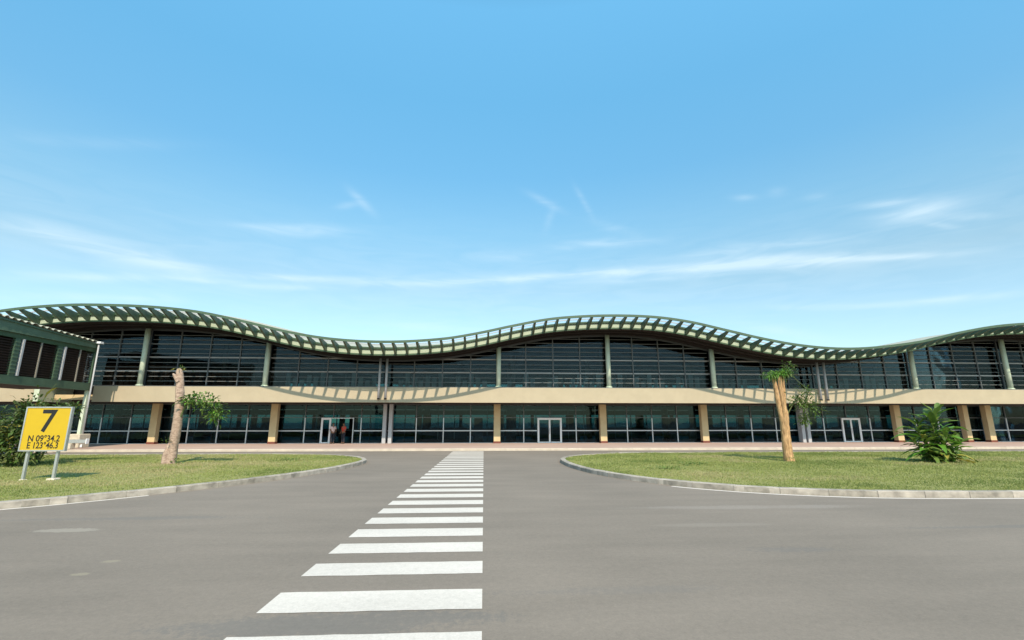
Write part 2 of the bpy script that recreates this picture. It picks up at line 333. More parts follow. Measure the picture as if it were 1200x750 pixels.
# white edge lines beside the kerbs
def strip(name, line, a, b, z, m, i0=0, i1=None):
    A, B = offset(line, a)[i0:i1], offset(line, b)[i0:i1]
    v = [(p.x, p.y, z) for p in A] + [(p.x, p.y, z) for p in B]; n = len(A)
    me = pyd(name, v, [(i, i+1, n+i+1, n+i) for i in range(n-1)])
    if me.polygons[0].normal.z < 0: me.flip_normals()
    return link(name, me, m, kind='structure')
li = [i for i, p in enumerate(LEFT) if p.y < 12.4 and p.x < -7]; ri = [i for i, p in enumerate(RIGHT) if p.y < 13.6]
strip('edge_line', LEFT, -.14, -.02, .004, PAINT, li[0], li[-1]); strip('edge_line', RIGHT, -.20, -.07, .004, PAINT, ri[0] + 2, ri[-1])

# grass
def inside(pts, px, py):
    c = np.zeros(len(px), bool); n = len(pts)
    for i in range(n):
        x0, y0 = pts[i]; x1, y1 = pts[(i+1) % n]
        k = ((y0 > py) != (y1 > py)); xx = (x1 - x0) * (py - y0) / ((y1 - y0) if y1 != y0 else 1e-9) + x0
        c ^= k & (px < xx)
    return c
def vnoise(x, y, s, seed):
    g = np.random.default_rng(seed).random((128, 128)); u, v = x / s, y / s
    i, j = np.floor(u).astype(int), np.floor(v).astype(int); a, b = u - i, v - j; a = a*a*(3-2*a); b = b*b*(3-2*b)
    G = lambda p, q: g[p % 128, q % 128]
    return (G(i, j)*(1-a) + G(i+1, j)*a)*(1-b) + (G(i, j+1)*(1-a) + G(i+1, j+1)*a)*b
def grass(name, line, box_, n, label):
    pts = [(p.x, p.y) for p in line[::2]]
    x = rng.uniform(box_[0], box_[1], n * 3); y = box_[2] + (box_[3] - box_[2]) * rng.random(n * 3) ** 1.5
    k = inside(pts, x, y); x, y = x[k][:n], y[k][:n]; n = len(x)
    den = vnoise(x, y, 1.3, 3) * .6 + vnoise(x, y, .35, 4) * .4; k = rng.random(n) < (.35 + 1.1 * den); x, y, den = x[k], y[k], den[k]; n = len(x)
    h = (.012 + .024 * rng.random(n)) * (.5 + den) * (1 + y / 45); w = .0035 + .0006 * y; a = rng.uniform(0, math.pi, n); la, lb = rng.normal(0, .4, n) * h, rng.normal(0, .4, n) * h
    V = np.zeros((n, 3, 3)); V[:, 0] = np.stack([x - np.cos(a) * w, y - np.sin(a) * w, np.full(n, GZ - .005)], 1); V[:, 1] = np.stack([x + np.cos(a) * w, y + np.sin(a) * w, np.full(n, GZ - .005)], 1)
    V[:, 2] = np.stack([x + la, y + lb, GZ + h], 1)
    me = bpy.data.meshes.new(name); me.vertices.add(n * 3); me.vertices.foreach_set('co', V.ravel()); me.loops.add(n * 3); me.loops.foreach_set('vertex_index', np.arange(n * 3))
    me.polygons.add(n); me.polygons.foreach_set('loop_start', np.arange(n) * 3); me.polygons.foreach_set('loop_total', np.full(n, 3))
    mi = (vnoise(x * .45, y, 1.5, 9) * .75 + vnoise(x, y, .5, 12) * .2 + rng.random(n) * .25); idx = np.where(mi < .42, 0, np.where(mi < .8, 1, 2)); me.polygons.foreach_set('material_index', idx.astype(np.int32))
    me.update(); me.validate()
    for m in GRASSM: me.materials.append(m)
    return link(name, me, None, label=label, cat='grass', kind='stuff')
GRASSM = [mat('grass_green', (.17, .215, .055), .8, translucent=.3), mat('grass_olive', (.275, .30, .09), .8, translucent=.3), mat('grass_dry', (.40, .35, .17), .85, translucent=.3)]
grass('grass', LL, (-30, -4.8, 5, 25.4), 260000, 'short mown grass on the left island round the yellow sign')
grass('grass', RL, (3.2, 38, 10.6, 25.4), 300000, 'short mown grass on the right island round the leafy plant')

# crosswalk
cw = link('crosswalk', None, None, kind='structure')
st = [(.8, 1.3), (1.8, 2.3), (2.75, 3.28), (3.76, 4.30), (4.78, 5.31), (5.82, 6.30), (6.74, 7.25)]
y = 7.64
while y < 29.0: st.append((y, min(y + .53, 29.25))); y += .935
for a, b in st:
    xl = lambda q: -2.03 + .009 * q
    n = 12; j = lambda: random.uniform(-.006, .006); v = []
    for i in range(n + 1):
        t = i / n; v.append((xl(a) * (1 - t) + .005 * t, a + j(), .004))
    for i in range(n, -1, -1):
        t = i / n; v.append((xl(b) * (1 - t) + .005 * t, b + j(), .004))
    link('stripe', pyd('stripe', v, [tuple(range(len(v)))]), PAINT, cw)

# pavement in front of the terminal
PY = 29.4
box('pavement', (-60, 60, PY + .18, 58, -.1, .12), PAVE, kind='structure')
kerb('pavement_kerb', [Vector((x, PY, 0)) for x in np.arange(-45, 56, 1.0)], 1, MT['kerbbld'], MT['kerbbld'])

# ------------------------------------------------------------------ terminal
T = thing('terminal_building', 'long airport terminal with wavy green-edged roof and cream band across two glazed storeys', 'terminal', (0, 0, 0))
COLX = [-40.3, -32.0, -23.87, -15.43, -7.15, 1.03, 9.13, 17.05, 25.05, 32.8, 40.45, 48.6]
FY, CY, UY, PYL, LY, RY = 34.45, 34.78, 35.25, 36.75, 37.45, 56.0
EY, OY = 32.5, 30.95
# roof: thin shell with its front lip rising to the back
prof = [(EY, .0), (EY, .40), (EY + 2.6, 1.48), (RY + 1, 1.52), (RY + 1, .0)]
v, f = [], []
for x in XS: v += [(x, y, wave(x) + (dz * lift(x) ** 2 / .61 if dz > 1 else dz)) for y, dz in prof]
k = len(prof)
for i in range(len(XS) - 1):
    for q in range(k): f.append((k*i+q, k*i+(q+1) % k, k*(i+1)+(q+1) % k, k*(i+1)+q))
f += [tuple(range(k))[::-1], tuple(range(len(v)-k, len(v)))]
me = pyd('roof', v, f); bm = bmesh.new(); bm.from_mesh(me); bmesh.ops.recalc_face_normals(bm, faces=bm.faces); bm.to_mesh(me); bm.free()
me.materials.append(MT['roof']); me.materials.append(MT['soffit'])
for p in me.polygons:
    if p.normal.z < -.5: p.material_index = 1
roof = link('roof', me, None, T)
sweep('eave_fascia', EY - .05, EY - .003, lambda x: wave(x) - .02, lambda x: wave(x) + .41, MT['sage'], T)
sweep('lower_trim', EY - .09, EY - .052, lambda x: wave(x) - .07, lambda x: wave(x) + .03, MT['dkgreen'], T)
sweep('middle_purlin', EY - .16, EY - .052, lambda x: wave(x) + .375, lambda x: wave(x) + .485, MT['dkgreen'], T)
sweep('outer_purlin', OY - .05, OY + .05, lambda x: wave(x) + lift(x) - .13, lambda x: wave(x) + lift(x) + .03, MT['rafter'], T)
sweep('inner_purlin', 31.7, 31.75, lambda x: wave(x) + lift(x) * .9 - .06, lambda x: wave(x) + lift(x) * .9, MT['pipe'], T)
# rafters (tapered outriggers of the open sun-shading edge)
rp = [(EY - .055, 0), (EY - .055, .55), (OY + .05, .76), (OY + .05, .62), (EY - .5, .12), (EY - .3, 0)]
rme = prism('rafter', rp, 'x', -.065, .065); rme.materials.append(MT['rafter'])
x = XA + .3
while x < XB:
    o = link('rafter', rme, None, T); o.location = (x, 0, wave(x)); o.scale.z = lift(x) / .78; x += .775
# soffit purlins beneath the overhang
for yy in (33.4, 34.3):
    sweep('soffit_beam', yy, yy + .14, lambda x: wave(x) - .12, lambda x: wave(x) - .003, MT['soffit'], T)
# floor slab, cream band (with the gap beside the covered walkway)
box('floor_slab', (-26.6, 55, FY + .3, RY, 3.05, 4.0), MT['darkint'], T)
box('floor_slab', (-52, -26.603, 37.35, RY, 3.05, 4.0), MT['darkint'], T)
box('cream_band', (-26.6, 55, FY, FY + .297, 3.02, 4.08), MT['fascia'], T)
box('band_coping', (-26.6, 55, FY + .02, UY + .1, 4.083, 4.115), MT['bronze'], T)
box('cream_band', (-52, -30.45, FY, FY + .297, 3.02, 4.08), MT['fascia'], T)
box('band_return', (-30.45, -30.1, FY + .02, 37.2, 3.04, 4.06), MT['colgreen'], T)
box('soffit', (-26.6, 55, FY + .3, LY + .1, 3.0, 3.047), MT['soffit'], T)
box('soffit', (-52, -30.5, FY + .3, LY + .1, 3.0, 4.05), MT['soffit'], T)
box('link_beam', (-30.0, -26.65, 35.6, 36.0, 3.2, 3.55), MT['pillar'], T)
# upper round columns
for cx in COLX:
    if cx in (-7.15, 25.05): continue
    c = cyl('column', (cx, CY, 4.116), (cx, CY, wave(cx) - .02), .17, .17, MT['colgreen'], T, 16)
    cyl('column_shoe', (cx, CY, 4.117), (cx, CY, 4.2), .24, .22, MT['colgreen'], c, 16)
# expansion joints: paired pipes
for cx, lo in ((-7.15, ((-7.43, -7.38), (-6.95, -6.9))), (25.05, ((24.78, 24.8), (25.3, 25.32)))):
    for a, b in lo:
        p = cyl('downpipe', (b, FY - .17, 3.30), (b, FY - .17, wave(cx) - .02), .085, .085, MT['pipe'], T, 12)
        cyl('pipe_shoe', (b, FY - .17, 3.22), (b, FY - .17, 3.3), .10, .10, MT['soffit'], p, 12)
    for dx in (-.22, .22):
        box('joint_pillar', (cx + dx - .13, cx + dx + .13, PYL, PYL + .5, .12, 2.998), MT['pipe'], T, .01)
# ground floor pillars
for cx, w in [(-40.3, .5), (-32.0, .5), (-23.85, .5), (-15.41, .5), (1.0, .5), (9.1, .5), (17.02, .5), (32.72, .5), (38.45, .42), (40.40, .5), (48.6, .5)]:
    p = box('pillar', (cx - w/2, cx + w/2, PYL, PYL + .42, .12, 2.998), MT['pillar'], T, .012)
    box('plinth', (cx - w/2 - .015, cx + w/2 + .015, PYL - .02, PYL + .44, .121, .27), MT['plinth'], p)
# upper glazing
def top(x): return wave(x) - .004
def pane_poly(x0, x1, z0, z1, lim):
    xs = np.linspace(x0, x1, 5); pts = [(x, min(z1, lim(x))) for x in xs]
    if max(p[1] for p in pts) <= z0 + .05: return None
    return [(x1, z0), (x0, z0)] + [(x, max(z, z0 + .002)) for x, z in pts]
ROWS = [4.12, 5.22, 6.2, 7.15, 9]
for b in range(len(COLX) - 1):
    xa, xb = COLX[b], COLX[b+1]
    win = link('window', boxes('window', [(xa + .001, xb - .001, UY - .03, UY + .05, 4.117, 4.19)]), MT['bronze'], T)
    n = 4; cols = [xa + (xb - xa) * i / n for i in range(n + 1)]
    for i in range(n):
        for r in range(4):
            pp = pane_poly(cols[i] + .03, cols[i+1] - .03, ROWS[r] + .03, ROWS[r+1] - .03, lambda x: top(x) - .04)
            if pp:
                me = prism('pane', pp, 'y', UY, UY + .012); link('pane', me, G_UP, win)
    for i in range(n):
        h = min(top(cols[i] - .04), top(cols[i] + .04)); link('mullion', boxes('mullion', [(cols[i] - .035, cols[i] + .035, UY - .09, UY + .07, 4.19, h)]), MT['bronze'], win)
        if i < 3 or True:
            mxm = (cols[i] + cols[i+1]) / 2
    for z in ROWS[1:-1]:
        xs = [x for x in np.linspace(xa, xb, 60) if top(x) > z + .08]
        if len(xs) > 3: link('transom', boxes('transom', [(xs[0] + .05, xs[-1] - .05, UY - .05, UY + .05, z - .028, z + .028)]), MT['transom'] if z < 6.5 else MT['louvre'], win)
    zz = 4.5
    while zz < 8:
        xs = [x for x in np.linspace(xa + .2, xb - .2, 40) if top(x) > zz + .1]
        if len(xs) > 3: link('louvre', boxes('louvre', [(xs[0], xs[-1], UY - .085, UY - .055, zz - .014, zz + .014)]), MT['louvre'], win)
        zz += .327
    me = bpy.data.meshes.new('head_trim')
    xs = np.linspace(xa, xb, 14); vv = []; ff = []
    for x in xs: vv += [(x, UY - .06, wave(x) - .14), (x, UY + .06, wave(x) - .14), (x, UY + .06, wave(x) - .005), (x, UY - .06, wave(x) - .005)]
    for i in range(13):
        for q in range(4): ff.append((4*i+q, 4*i+(q+1) % 4, 4*i+4+(q+1) % 4, 4*i+4+q))
    link('head_trim', pyd('head_trim', vv, ff), MT['bronze'], win)
# ground floor glazing and doors
DOORS = [(-12.15, -11.42, 'single'), (4.11, 5.98, 'double'), (28.45, 29.98, 'double')]
OPEN = (-11.42, -9.75)
def cut(spans, a, b):
    o = []
    for s, e in spans:
        if e <= a or s >= b: o.append((s, e)); continue
        if s < a: o.append((s, a))
        if e > b: o.append((b, e))
    return o
for b in range(len(COLX) - 1):
    xa, xb = COLX[b], COLX[b+1]; n = 4
    win = link('window', boxes('window', [(xa + .001, xb - .001, LY - .04, LY + .05, 2.93, 2.998)]), MT['bronze'], T, label='ground floor window bay with pale rail')
    cols = [xa + (xb - xa) * i / n for i in range(n + 1)]
    gaps = [(a, c) for a, c, _ in DOORS if a < xb and c > xa] + ([OPEN] if OPEN[0] < xb and OPEN[1] > xa else [])
    ms = [c for c in cols[:-1] if not any(a - .1 < c < d + .1 for a, d in gaps)]
    for c in cols[:-1]:
        full = c in ms
        link('mullion', boxes('mullion', [(c - .032, c + .032, LY - .07, LY + .05, 2.037, 2.93)]), MT['bronze'], win)  # upper length of the same mullion, shade of the overhang put into its colour
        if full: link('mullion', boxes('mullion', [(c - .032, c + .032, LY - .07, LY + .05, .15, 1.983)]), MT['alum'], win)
    for zr, (z0, z1) in enumerate(((.15, 1.0), (1.06, 1.98), (2.04, 2.92))):
        for i in range(n):
            sp = [(cols[i] + .035, cols[i+1] - .035)]
            if zr < 2:
                for a, d in gaps: sp = cut(sp, a - .03, d + .03)
            for s, e in sp:
                if e - s > .08: link('pane', boxes('pane', [(s, e, LY, LY + .012, z0, z1)]), G_LOW, win)
    for z, dz in ((1.03, .034), (2.01, .026), (.135, .014)):
        sp = [(xa + .04, xb - .04)]
        if z < 1.9:
            for a, d in gaps: sp = cut(sp, a - .03, d + .03)
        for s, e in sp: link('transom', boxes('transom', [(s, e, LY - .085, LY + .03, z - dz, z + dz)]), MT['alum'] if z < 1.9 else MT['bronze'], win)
for a, c, kd in DOORS:
    d = link('door', boxes('door', [(a, a + .07, LY - .14, LY - .04, .121, 1.985), (c - .07, c, LY - .14, LY - .04, .121, 1.985), (a + .07, c - .07, LY - .14, LY - .04, 1.90, 1.985)]), MT['white'], T, label='white framed glass door')
    leaves = [(a + .075, c - .075)] if kd == 'single' else [(a + .075, (a + c) / 2 - .004), ((a + c) / 2 + .004, c - .075)]
    for s, e in leaves:
        lf = link('door_leaf', boxes('door_leaf', [(s, s + .06, LY - .12, LY - .06, .135, 1.895), (e - .06, e, LY - .12, LY - .06, .135, 1.895), (s + .06, e - .06, LY - .12, LY - .06, .135, .21), (s + .06, e - .06, LY - .12, LY - .06, 1.84, 1.895)]), MT['white'], d)
        link('pane', boxes('pane', [(s + .062, e - .062, LY - .095, LY - .083, .212, 1.838)]), G_LOW, d)
    hx = leaves[0][1] - .03
    cyl('handle', (hx, LY - .17, .8), (hx, LY - .17, 1.2), .015, .015, MT['steel'], d, 8)
# the open doorway where the two people stand
d = link('doorway', boxes('doorway', [(OPEN[1] - .06, OPEN[1], LY - .14, LY - .04, .121, 1.985), (OPEN[0], OPEN[1] - .06, LY - .12, LY - .05, 1.93, 1.985)]), MT['alum'], T, label='open doorway beside the white framed door leaf')
# interior: back wall with openings, ceilings, columns, counters
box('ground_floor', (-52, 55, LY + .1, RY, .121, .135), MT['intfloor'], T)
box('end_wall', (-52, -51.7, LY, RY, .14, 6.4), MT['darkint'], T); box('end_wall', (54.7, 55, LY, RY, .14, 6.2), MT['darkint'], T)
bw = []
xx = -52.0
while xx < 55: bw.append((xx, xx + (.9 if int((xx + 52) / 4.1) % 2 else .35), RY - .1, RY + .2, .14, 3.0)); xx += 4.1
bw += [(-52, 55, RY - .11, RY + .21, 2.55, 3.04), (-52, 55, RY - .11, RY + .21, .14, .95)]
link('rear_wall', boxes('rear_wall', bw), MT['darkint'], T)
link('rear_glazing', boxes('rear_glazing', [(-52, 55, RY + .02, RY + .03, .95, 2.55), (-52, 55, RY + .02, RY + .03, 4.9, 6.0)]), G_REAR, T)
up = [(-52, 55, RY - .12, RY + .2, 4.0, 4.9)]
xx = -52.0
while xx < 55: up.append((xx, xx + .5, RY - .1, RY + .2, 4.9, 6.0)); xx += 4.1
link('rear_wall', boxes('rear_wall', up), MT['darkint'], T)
sweep('rear_gable', RY - .11, RY + .21, lambda x: 5.98, lambda x: wave(x) - .003, MT['darkint'], T)
for cx in COLX:
    for yy in (42.5, 49.0):
        cyl('interior_column', (cx + 1.5, yy, .14), (cx + 1.5, yy, 3.04), .28, .28, MT['intcol'], T, 12)
        cyl('interior_column', (cx + 1.5, yy, 4.0), (cx + 1.5, yy, wave(cx + 1.5)), .22, .22, MT['intcol'], T, 12)
for cx in (-36, -28, -20.5, -3.4, 6.8, 13.1, 21.5, 35.5, 44):
    box('counter', (cx - 2.4, cx + 1.9, 44.0, 44.9, .14, 1.2), MT['counter'], T, .02)
    box('kiosk', (cx + 2.6, cx + 3.3, 40.5, 41.1, .14, 2.0), MT['counter'], T, .02)
for b in range(len(COLX) - 1):
    xa, xb = COLX[b], COLX[b+1]
    # inner screens set back from both facades
    st = []; q = xa + .6
    while q < xb: st.append((q, q + .07, 40.9, 40.97, .14, 3.04)); q += 1.36
    st += [(xa, xb - .02, 40.88, 40.99, 2.25, 2.32), (xa, xb - .02, 40.88, 40.99, 1.0, 1.05)]
    link('inner_screen_frame', boxes('inner_screen_frame', st), MT['intcol'] if b % 3 else MT['bronze'], T)
    if xb < -14 or xa > 31:
        pk = link('timber_partition', boxes('timber_partition', [(xa + .1, xb - .1, 38.6, 38.7, 4.0, 6.0 if b % 2 else 5.7)]), MT['timber'], T)
        q = xa + .2
        while q < xb - .5: link('plank', boxes('plank', [(q, q + .34, 38.55, 38.598, 4.01, 5.65)]), MT['timber'] if int(q * 7) % 3 else MT['timber2'], pk); q += .42
    else:
        q = xa + .7; st = []
        while q < xb - .4: st.append((q, q + .34, 36.6, 36.63, 4.0, 4.75 + .18 * (int(q * 5) % 4))); q += .5 if int(q * 3) % 5 else 1.3
        link('blind', boxes('blind', st), MT['blind'], T)
for zz, yy in ((6.0, 40.5), (5.6, 45.0), (5.2, 50.0)):
    sweep('roof_truss', yy, yy + .12, lambda x: wave(x) - .75, lambda x: wave(x) - .62, MT['intcol'], T)
for b in range(len(COLX) - 1):
    xm = (COLX[b] + COLX[b+1]) / 2 + .4 * ((b * 7) % 3 - 1)
    box('partition', (xm - 2.6 + .3 * (b % 3), xm + 1.7, 41.5 + (b % 2) * 2, 41.6 + (b % 2) * 2, 4.0, 5.0 + .35 * (b % 3)), MT['intcol'] if b % 2 else MT['darkint'], T)

# ------------------------------------------------------------------ covered walkway on the left
WK = thing('covered_walkway', 'raised covered walkway with green steel frame and corrugated roof at the left edge', 'walkway', (-25, 32, 0))
def wl(x0, x1, y0, y1, z0, z1): return (x0, x1, y0 - 32, y1 - 32, z0, z1)
Y0, Y1 = 17.5, 32.1
box('floor_beam', wl(-.12, .02, Y0, Y1, 3.68, 4.08), MT['walkgreen'], WK)
box('floor_flange', wl(-.16, .06, Y0, Y1, 3.62, 3.677), MT['walkgreen'], WK)
box('floor_deck', wl(-4.0, -.13, Y0, Y1, 3.7, 3.85), MT['darkint'], WK)
box('top_beam', wl(-.12, .02, Y0, Y1, 6.06, 6.3), MT['dkgreen'], WK)
box('far_side_beam', wl(-4.1, -3.95, Y0, Y1, 3.68, 6.5), MT['brownslat'], WK)
box('end_frame', wl(-3.94, -.13, Y1 - .12, Y1, 5.95, 6.3), MT['walkgreen'], WK)
# eaves band rises gently towards the near end
def zt(y): return 6.63 + (32 - y) * .055
bd = prism('eaves_band', [(Y0 - 32, 6.34), (Y1 - 32, 6.30), (Y1 - 32, zt(Y1) - .02), (Y0 - 32, zt(Y0) - .02)], 'x', -.02, .10); link('eaves_band', bd, MT['green'], WK)
gl = prism('gutter_lip', [(Y0 - 32, zt(Y0) - .16), (Y1 - 32, zt(Y1) - .10), (Y1 - 32, zt(Y1) - .02), (Y0 - 32, zt(Y0) - .02)], 'x', .102, .16); link('gutter_lip', gl, MT['walkgreen'], WK)
# corrugated roof sheet
v, f = [], []; ys = np.arange(Y0, Y1 + .3, .1); per = .42
for y in ys:
    c = .045 * (1 if (y % per) < per * .5 else -1) * 1.0
    for xq, dz in ((.2, 0), (-2.0, .28), (-4.3, 0)): v.append((xq, y - 32, zt(y) + dz + .05 + c))
for i in range(len(ys) - 1):
    for q in range(2): f.append((3*i+q, 3*i+q+1, 3*i+q+4, 3*i+q+3))
me = pyd('corrugated_roof', v, f); me.materials.append(MT['roof'])
o = link('corrugated_roof', me, None, WK); md = o.modifiers.new('t', 'SOLIDIFY'); md.thickness = .03
# posts: twin heavy posts and thin ones between
def post(y, w, d, m, x=.03, z0=4.085, z1=6.055, name='post'):
    return box(name, wl(x - d, x, y - w/2, y + w/2, z0, z1), m, WK)
for ya, yb in ((19.2, 19.5), (21.75, 22.05), (24.2, 24.5), (26.78, 27.08), (29.4, 29.72)):
    p = post(ya, .30, .18, MT['walkgreen'], name='ribbed_post')
    for q in range(9): box('rib', wl(.031, .055, ya - .14, ya + .14, 4.2 + q * .205, 4.27 + q * .205), MT['green'], p)
    post(yb, .10, .12, MT['pipe'], .08)
for ym in (20.5, 23.1, 25.6, 28.2, 30.86): post(ym, .06, .08, MT['intcol'], name='thin_post')
post(31.98, .16, .14, MT['walkgreen'], .06, name='corner_post')
k = 0; zz = 4.16
while zz < 6.0:
    box('slat', wl(-.09, -.02, Y0, Y1, zz, zz + .035), MT['brownslat'], WK); zz += .135
box('inner_screen', wl(-.6, -.55, Y0, Y1, 3.86, 6.3), MT['brownslat'], WK)
# support post, downpipe and footing
box('support_post', wl(-.16, .02, 31.9, 32.08, .95, 3.62), MT['colgreen'], WK, .01)
cyl('downpipe', (.24, -.15, .35), (.24, -.15, 6.62), .045, .045, MT['pipe'], WK, 12)
cyl('pipe_shoe', (.24, -.15, .36), (.40, -.30, .15), .055, .055, MT['white'], WK, 12)
box('rain_head', wl(.10, .42, 31.72, 31.98, 6.6, 6.72), MT['white'], WK)
box('footing', wl(-.5, .32, 31.55, 32.4, .121, .95), MT['concrete'], WK, .03)
# low steel barrier in front of the footing
SB = thing('steel_barrier', 'low horizontal steel rail on a short concrete block beside the walkway footing', 'barrier', (-23.95, 30.2, .12))
box('rail', (-.75, .78, -.09, .09, .33, .55), MT['steel'], SB, .03)
box('end_cap', (.785, .83, -.11, .11, .30, .60), MT['white'], SB, .01)
box('block', (-.7, .05, -.2, .2, 0, .327), MT['concrete'], SB, .03)

# ------------------------------------------------------------------ yellow sign
SG = thing('aircraft_stand_sign', 'yellow board with a black 7 and coordinates on two steel legs in the grass', 'sign', (-12.18, 14.4, GZ), R(-1))
box('board', (-.585, .585, -.022, .022, .80, 1.94), MT['yellow'], SG)
link('frame', boxes('frame', [(-.62, -.586, -.035, .05, .765, 1.975), (.586, .62, -.035, .05, .765, 1.975), (-.586, .586, -.035, .05, .765, .799), (-.586, .586, -.035, .05, 1.941, 1.975)]), MT['steel'], SG)
box('leg', (-.44, -.38, .024, .085, 0, 1.85), MT['steel'], SG); box('leg', (.36, .42, .024, .085, 0, 1.85), MT['steel'], SG)
box('footing', (.28, .50, -.06, .18, -.02, .045), MT['concrete'], SG, .02)
box('footing', (-.48, -.34, -.02, .13, -.02, .02), MT['concrete'], SG, .02)
def text(s, size, loc, name='lettering', weight=0., sx=1):
    cu = bpy.data.curves.new(name, 'FONT'); cu.body = s; cu.size = size; cu.align_x = 'CENTER'; cu.align_y = 'CENTER'; cu.extrude = .0015; cu.offset = weight
    o = link(name, cu, None, SG); cu.materials.append(MT['black']); me = bpy.data.meshes.new_from_object(o.evaluated_get(bpy.context.evaluated_depsgraph_get())); bpy.data.objects.remove(o); me.name = name; o = link(name, me, None, SG); o.location = loc; o.rotation_euler = (R(90), 0, 0); o.scale.x = sx; return o
text('7', .86, (.02, -.025, 1.555), weight=.012, sx=.98)
text('N 09°34.2', .235, (-.0, -.025, 1.10), weight=.004, sx=.88)
text('E 123°46.3', .235, (-.0, -.025, .915), weight=.004, sx=.82)

# ------------------------------------------------------------------ trees and plants
def tube_mesh(name, path, radii, seg=16, rough=.0, seed=0, sub=6):
    rs = random.Random(seed); P = [Vector(p) for p in path]; pts, rad = [], []
    for i in range(len(P) - 1):
        p0, p1, p2, p3 = P[max(i-1, 0)], P[i], P[i+1], P[min(i+2, len(P)-1)]
        for j in range(sub):
            t = j / sub; pts.append(.5 * ((2*p1) + (p2-p0)*t + (2*p0-5*p1+4*p2-p3)*t*t + (3*p1-p0-3*p2+p3)*t**3)); rad.append(radii[i]*(1-t) + radii[i+1]*t)
    pts.append(P[-1]); rad.append(radii[-1]); v, f = [], []
    for i, p in enumerate(pts):
        d = (pts[min(i+1, len(pts)-1)] - pts[max(i-1, 0)]).normalized(); a = d.cross(Vector((0, 1, .01))).normalized(); b = d.cross(a)
        ring = 1 + rs.uniform(-rough, rough) * .7
        for k in range(seg):
            t = 2 * math.pi * k / seg; r = rad[i] * ring * (1 + rs.uniform(-rough, rough) + rough * math.sin(3 * t + i * .15)); v.append(p + a * r * math.cos(t) + b * r * math.sin(t))
    for i in range(len(pts) - 1):
        for k in range(seg): f.append((i*seg+k, i*seg+(k+1) % seg, (i+1)*seg+(k+1) % seg, (i+1)*seg+k))
    f.append(tuple(range((len(pts)-1)*seg, len(pts)*seg))); return pyd(name, v, f, True)
def join(name, parts, mats):
    """parts: list of (mesh, material index)"""
    bm = bmesh.new()
    for me, mi in parts:
        n = len(bm.faces); bm.from_mesh(me); bm.faces.ensure_lookup_table()
        for q in bm.faces[n:]: q.material_index = mi
    me = bpy.data.meshes.new(name); bm.to_mesh(me); bm.free()
    for m in mats: me.materials.append(m)
    return me
def leaves(name, centres, n, L, Wd, mats, seed, droop=.5, weights=None):
    """leaf blades of two quads spread about clump centres (x,y,z,rx,ry,rz)"""
    rs = random.Random(seed); v, f, mi = [], [], []
    for i in range(n):
        c = rs.choice(centres); d = Vector([rs.gauss(0, .5) for _ in range(3)]); p = Vector(c[:3]) + Vector((d.x * c[3], d.y * c[4], d.z * c[5]))
        l = L * rs.uniform(.6, 1.3); w = Wd * rs.uniform(.7, 1.2); u = (Vector((d.x, d.y, d.z * .5 + rs.uniform(-.2, .5))) + Vector([rs.uniform(-.5, .5) for _ in range(3)])).normalized()
        s = u.cross(Vector((rs.uniform(-.4, .4), rs.uniform(-.4, .4), 1))).normalized(); nn = s.cross(u)
        b = len(v); m1 = p + u * l * .5; tip = p + u * l - Vector((0, 0, 1)) * l * droop * .5
        v += [p, m1 + s * w/2 + nn * w * .15, m1 - s * w/2 + nn * w * .15, tip, m1]
        f += [(b, b+4, b+1), (b+1, b+4, b+3), (b, b+2, b+4), (b+2, b+3, b+4)]; k = rs.choices(range(len(mats)), weights)[0]; mi += [k] * 4
    me = pyd(name, v, f)
    for m in mats: me.materials.append(m)
    me.polygons.foreach_set('material_index', mi); return me
# left trunk
t1 = thing('tree', 'bare leaning pinkish trunk with one leafy shoot on the left island', 'tree', (-11.93, 19.72, GZ))
main = tube_mesh('trunk', [(-.02, 0, -.05), (.0, 0, .5), (.03, 0, 1.2), (.02, 0, 2.0), (-.03, 0, 2.6), (-.10, 0, 3.2), (-.17, 0, 3.52), (-.19, 0, 3.64)], [.22, .175, .16, .157, .15, .13, .115, .045], 20, .05, 1)
knob = tube_mesh('trunk', [(-.1, -.1, 3.1), (-.26, -.12, 3.36), (-.33, -.12, 3.42)], [.08, .06, .02], 8, .05, 5, 3)
root = tube_mesh('trunk', [(-.1, -.1, -.05), (-.16, -.12, .3), (-.08, -.1, .75)], [.16, .11, .04], 10, .06, 8, 3)
link('trunk', join('trunk', [(main, 0), (knob, 0), (root, 0)], [MT['barkL']]), None, t1)
link('branch', tube_mesh('branch', [(.15, -.05, 1.75), (.32, -.1, 2.15), (.6, -.1, 2.42), (.95, -.08, 2.4), (1.3, -.05, 2.2), (1.5, -.05, 1.95)], [.035, .028, .022, .018, .012, .008], 8, .03, 2, 4), MT['stem'], t1)
link('crown', leaves('crown', [(.45, -.1, 2.4, .28, .25, .16), (.75, -.1, 2.5, .35, .3, .2), (1.1, -.08, 2.3, .35, .3, .22), (1.4, -.05, 2.0, .33, .3, .32), (1.45, 0, 1.8, .25, .25, .25)], 430, .20, .09, [MT['leafA'], MT['leafB'], MT['leafD']], 3, weights=[3, 3, 2]), None, t1)
link('top_tuft', kind='stuff', me=leaves('top_tuft', [(-.12, 0, 3.62, .28, .25, .06)], 26, .16, .05, [MT['leafA'], MT['leafC']], 4), parent=t1)
link('base_shoot', leaves('base_shoot', [(-.12, -.25, .85, .12, .1, .12), (.28, -.1, .1, .25, .2, .1)], 46, .13, .05, [MT['leafA'], MT['leafB']], 6), None, t1)
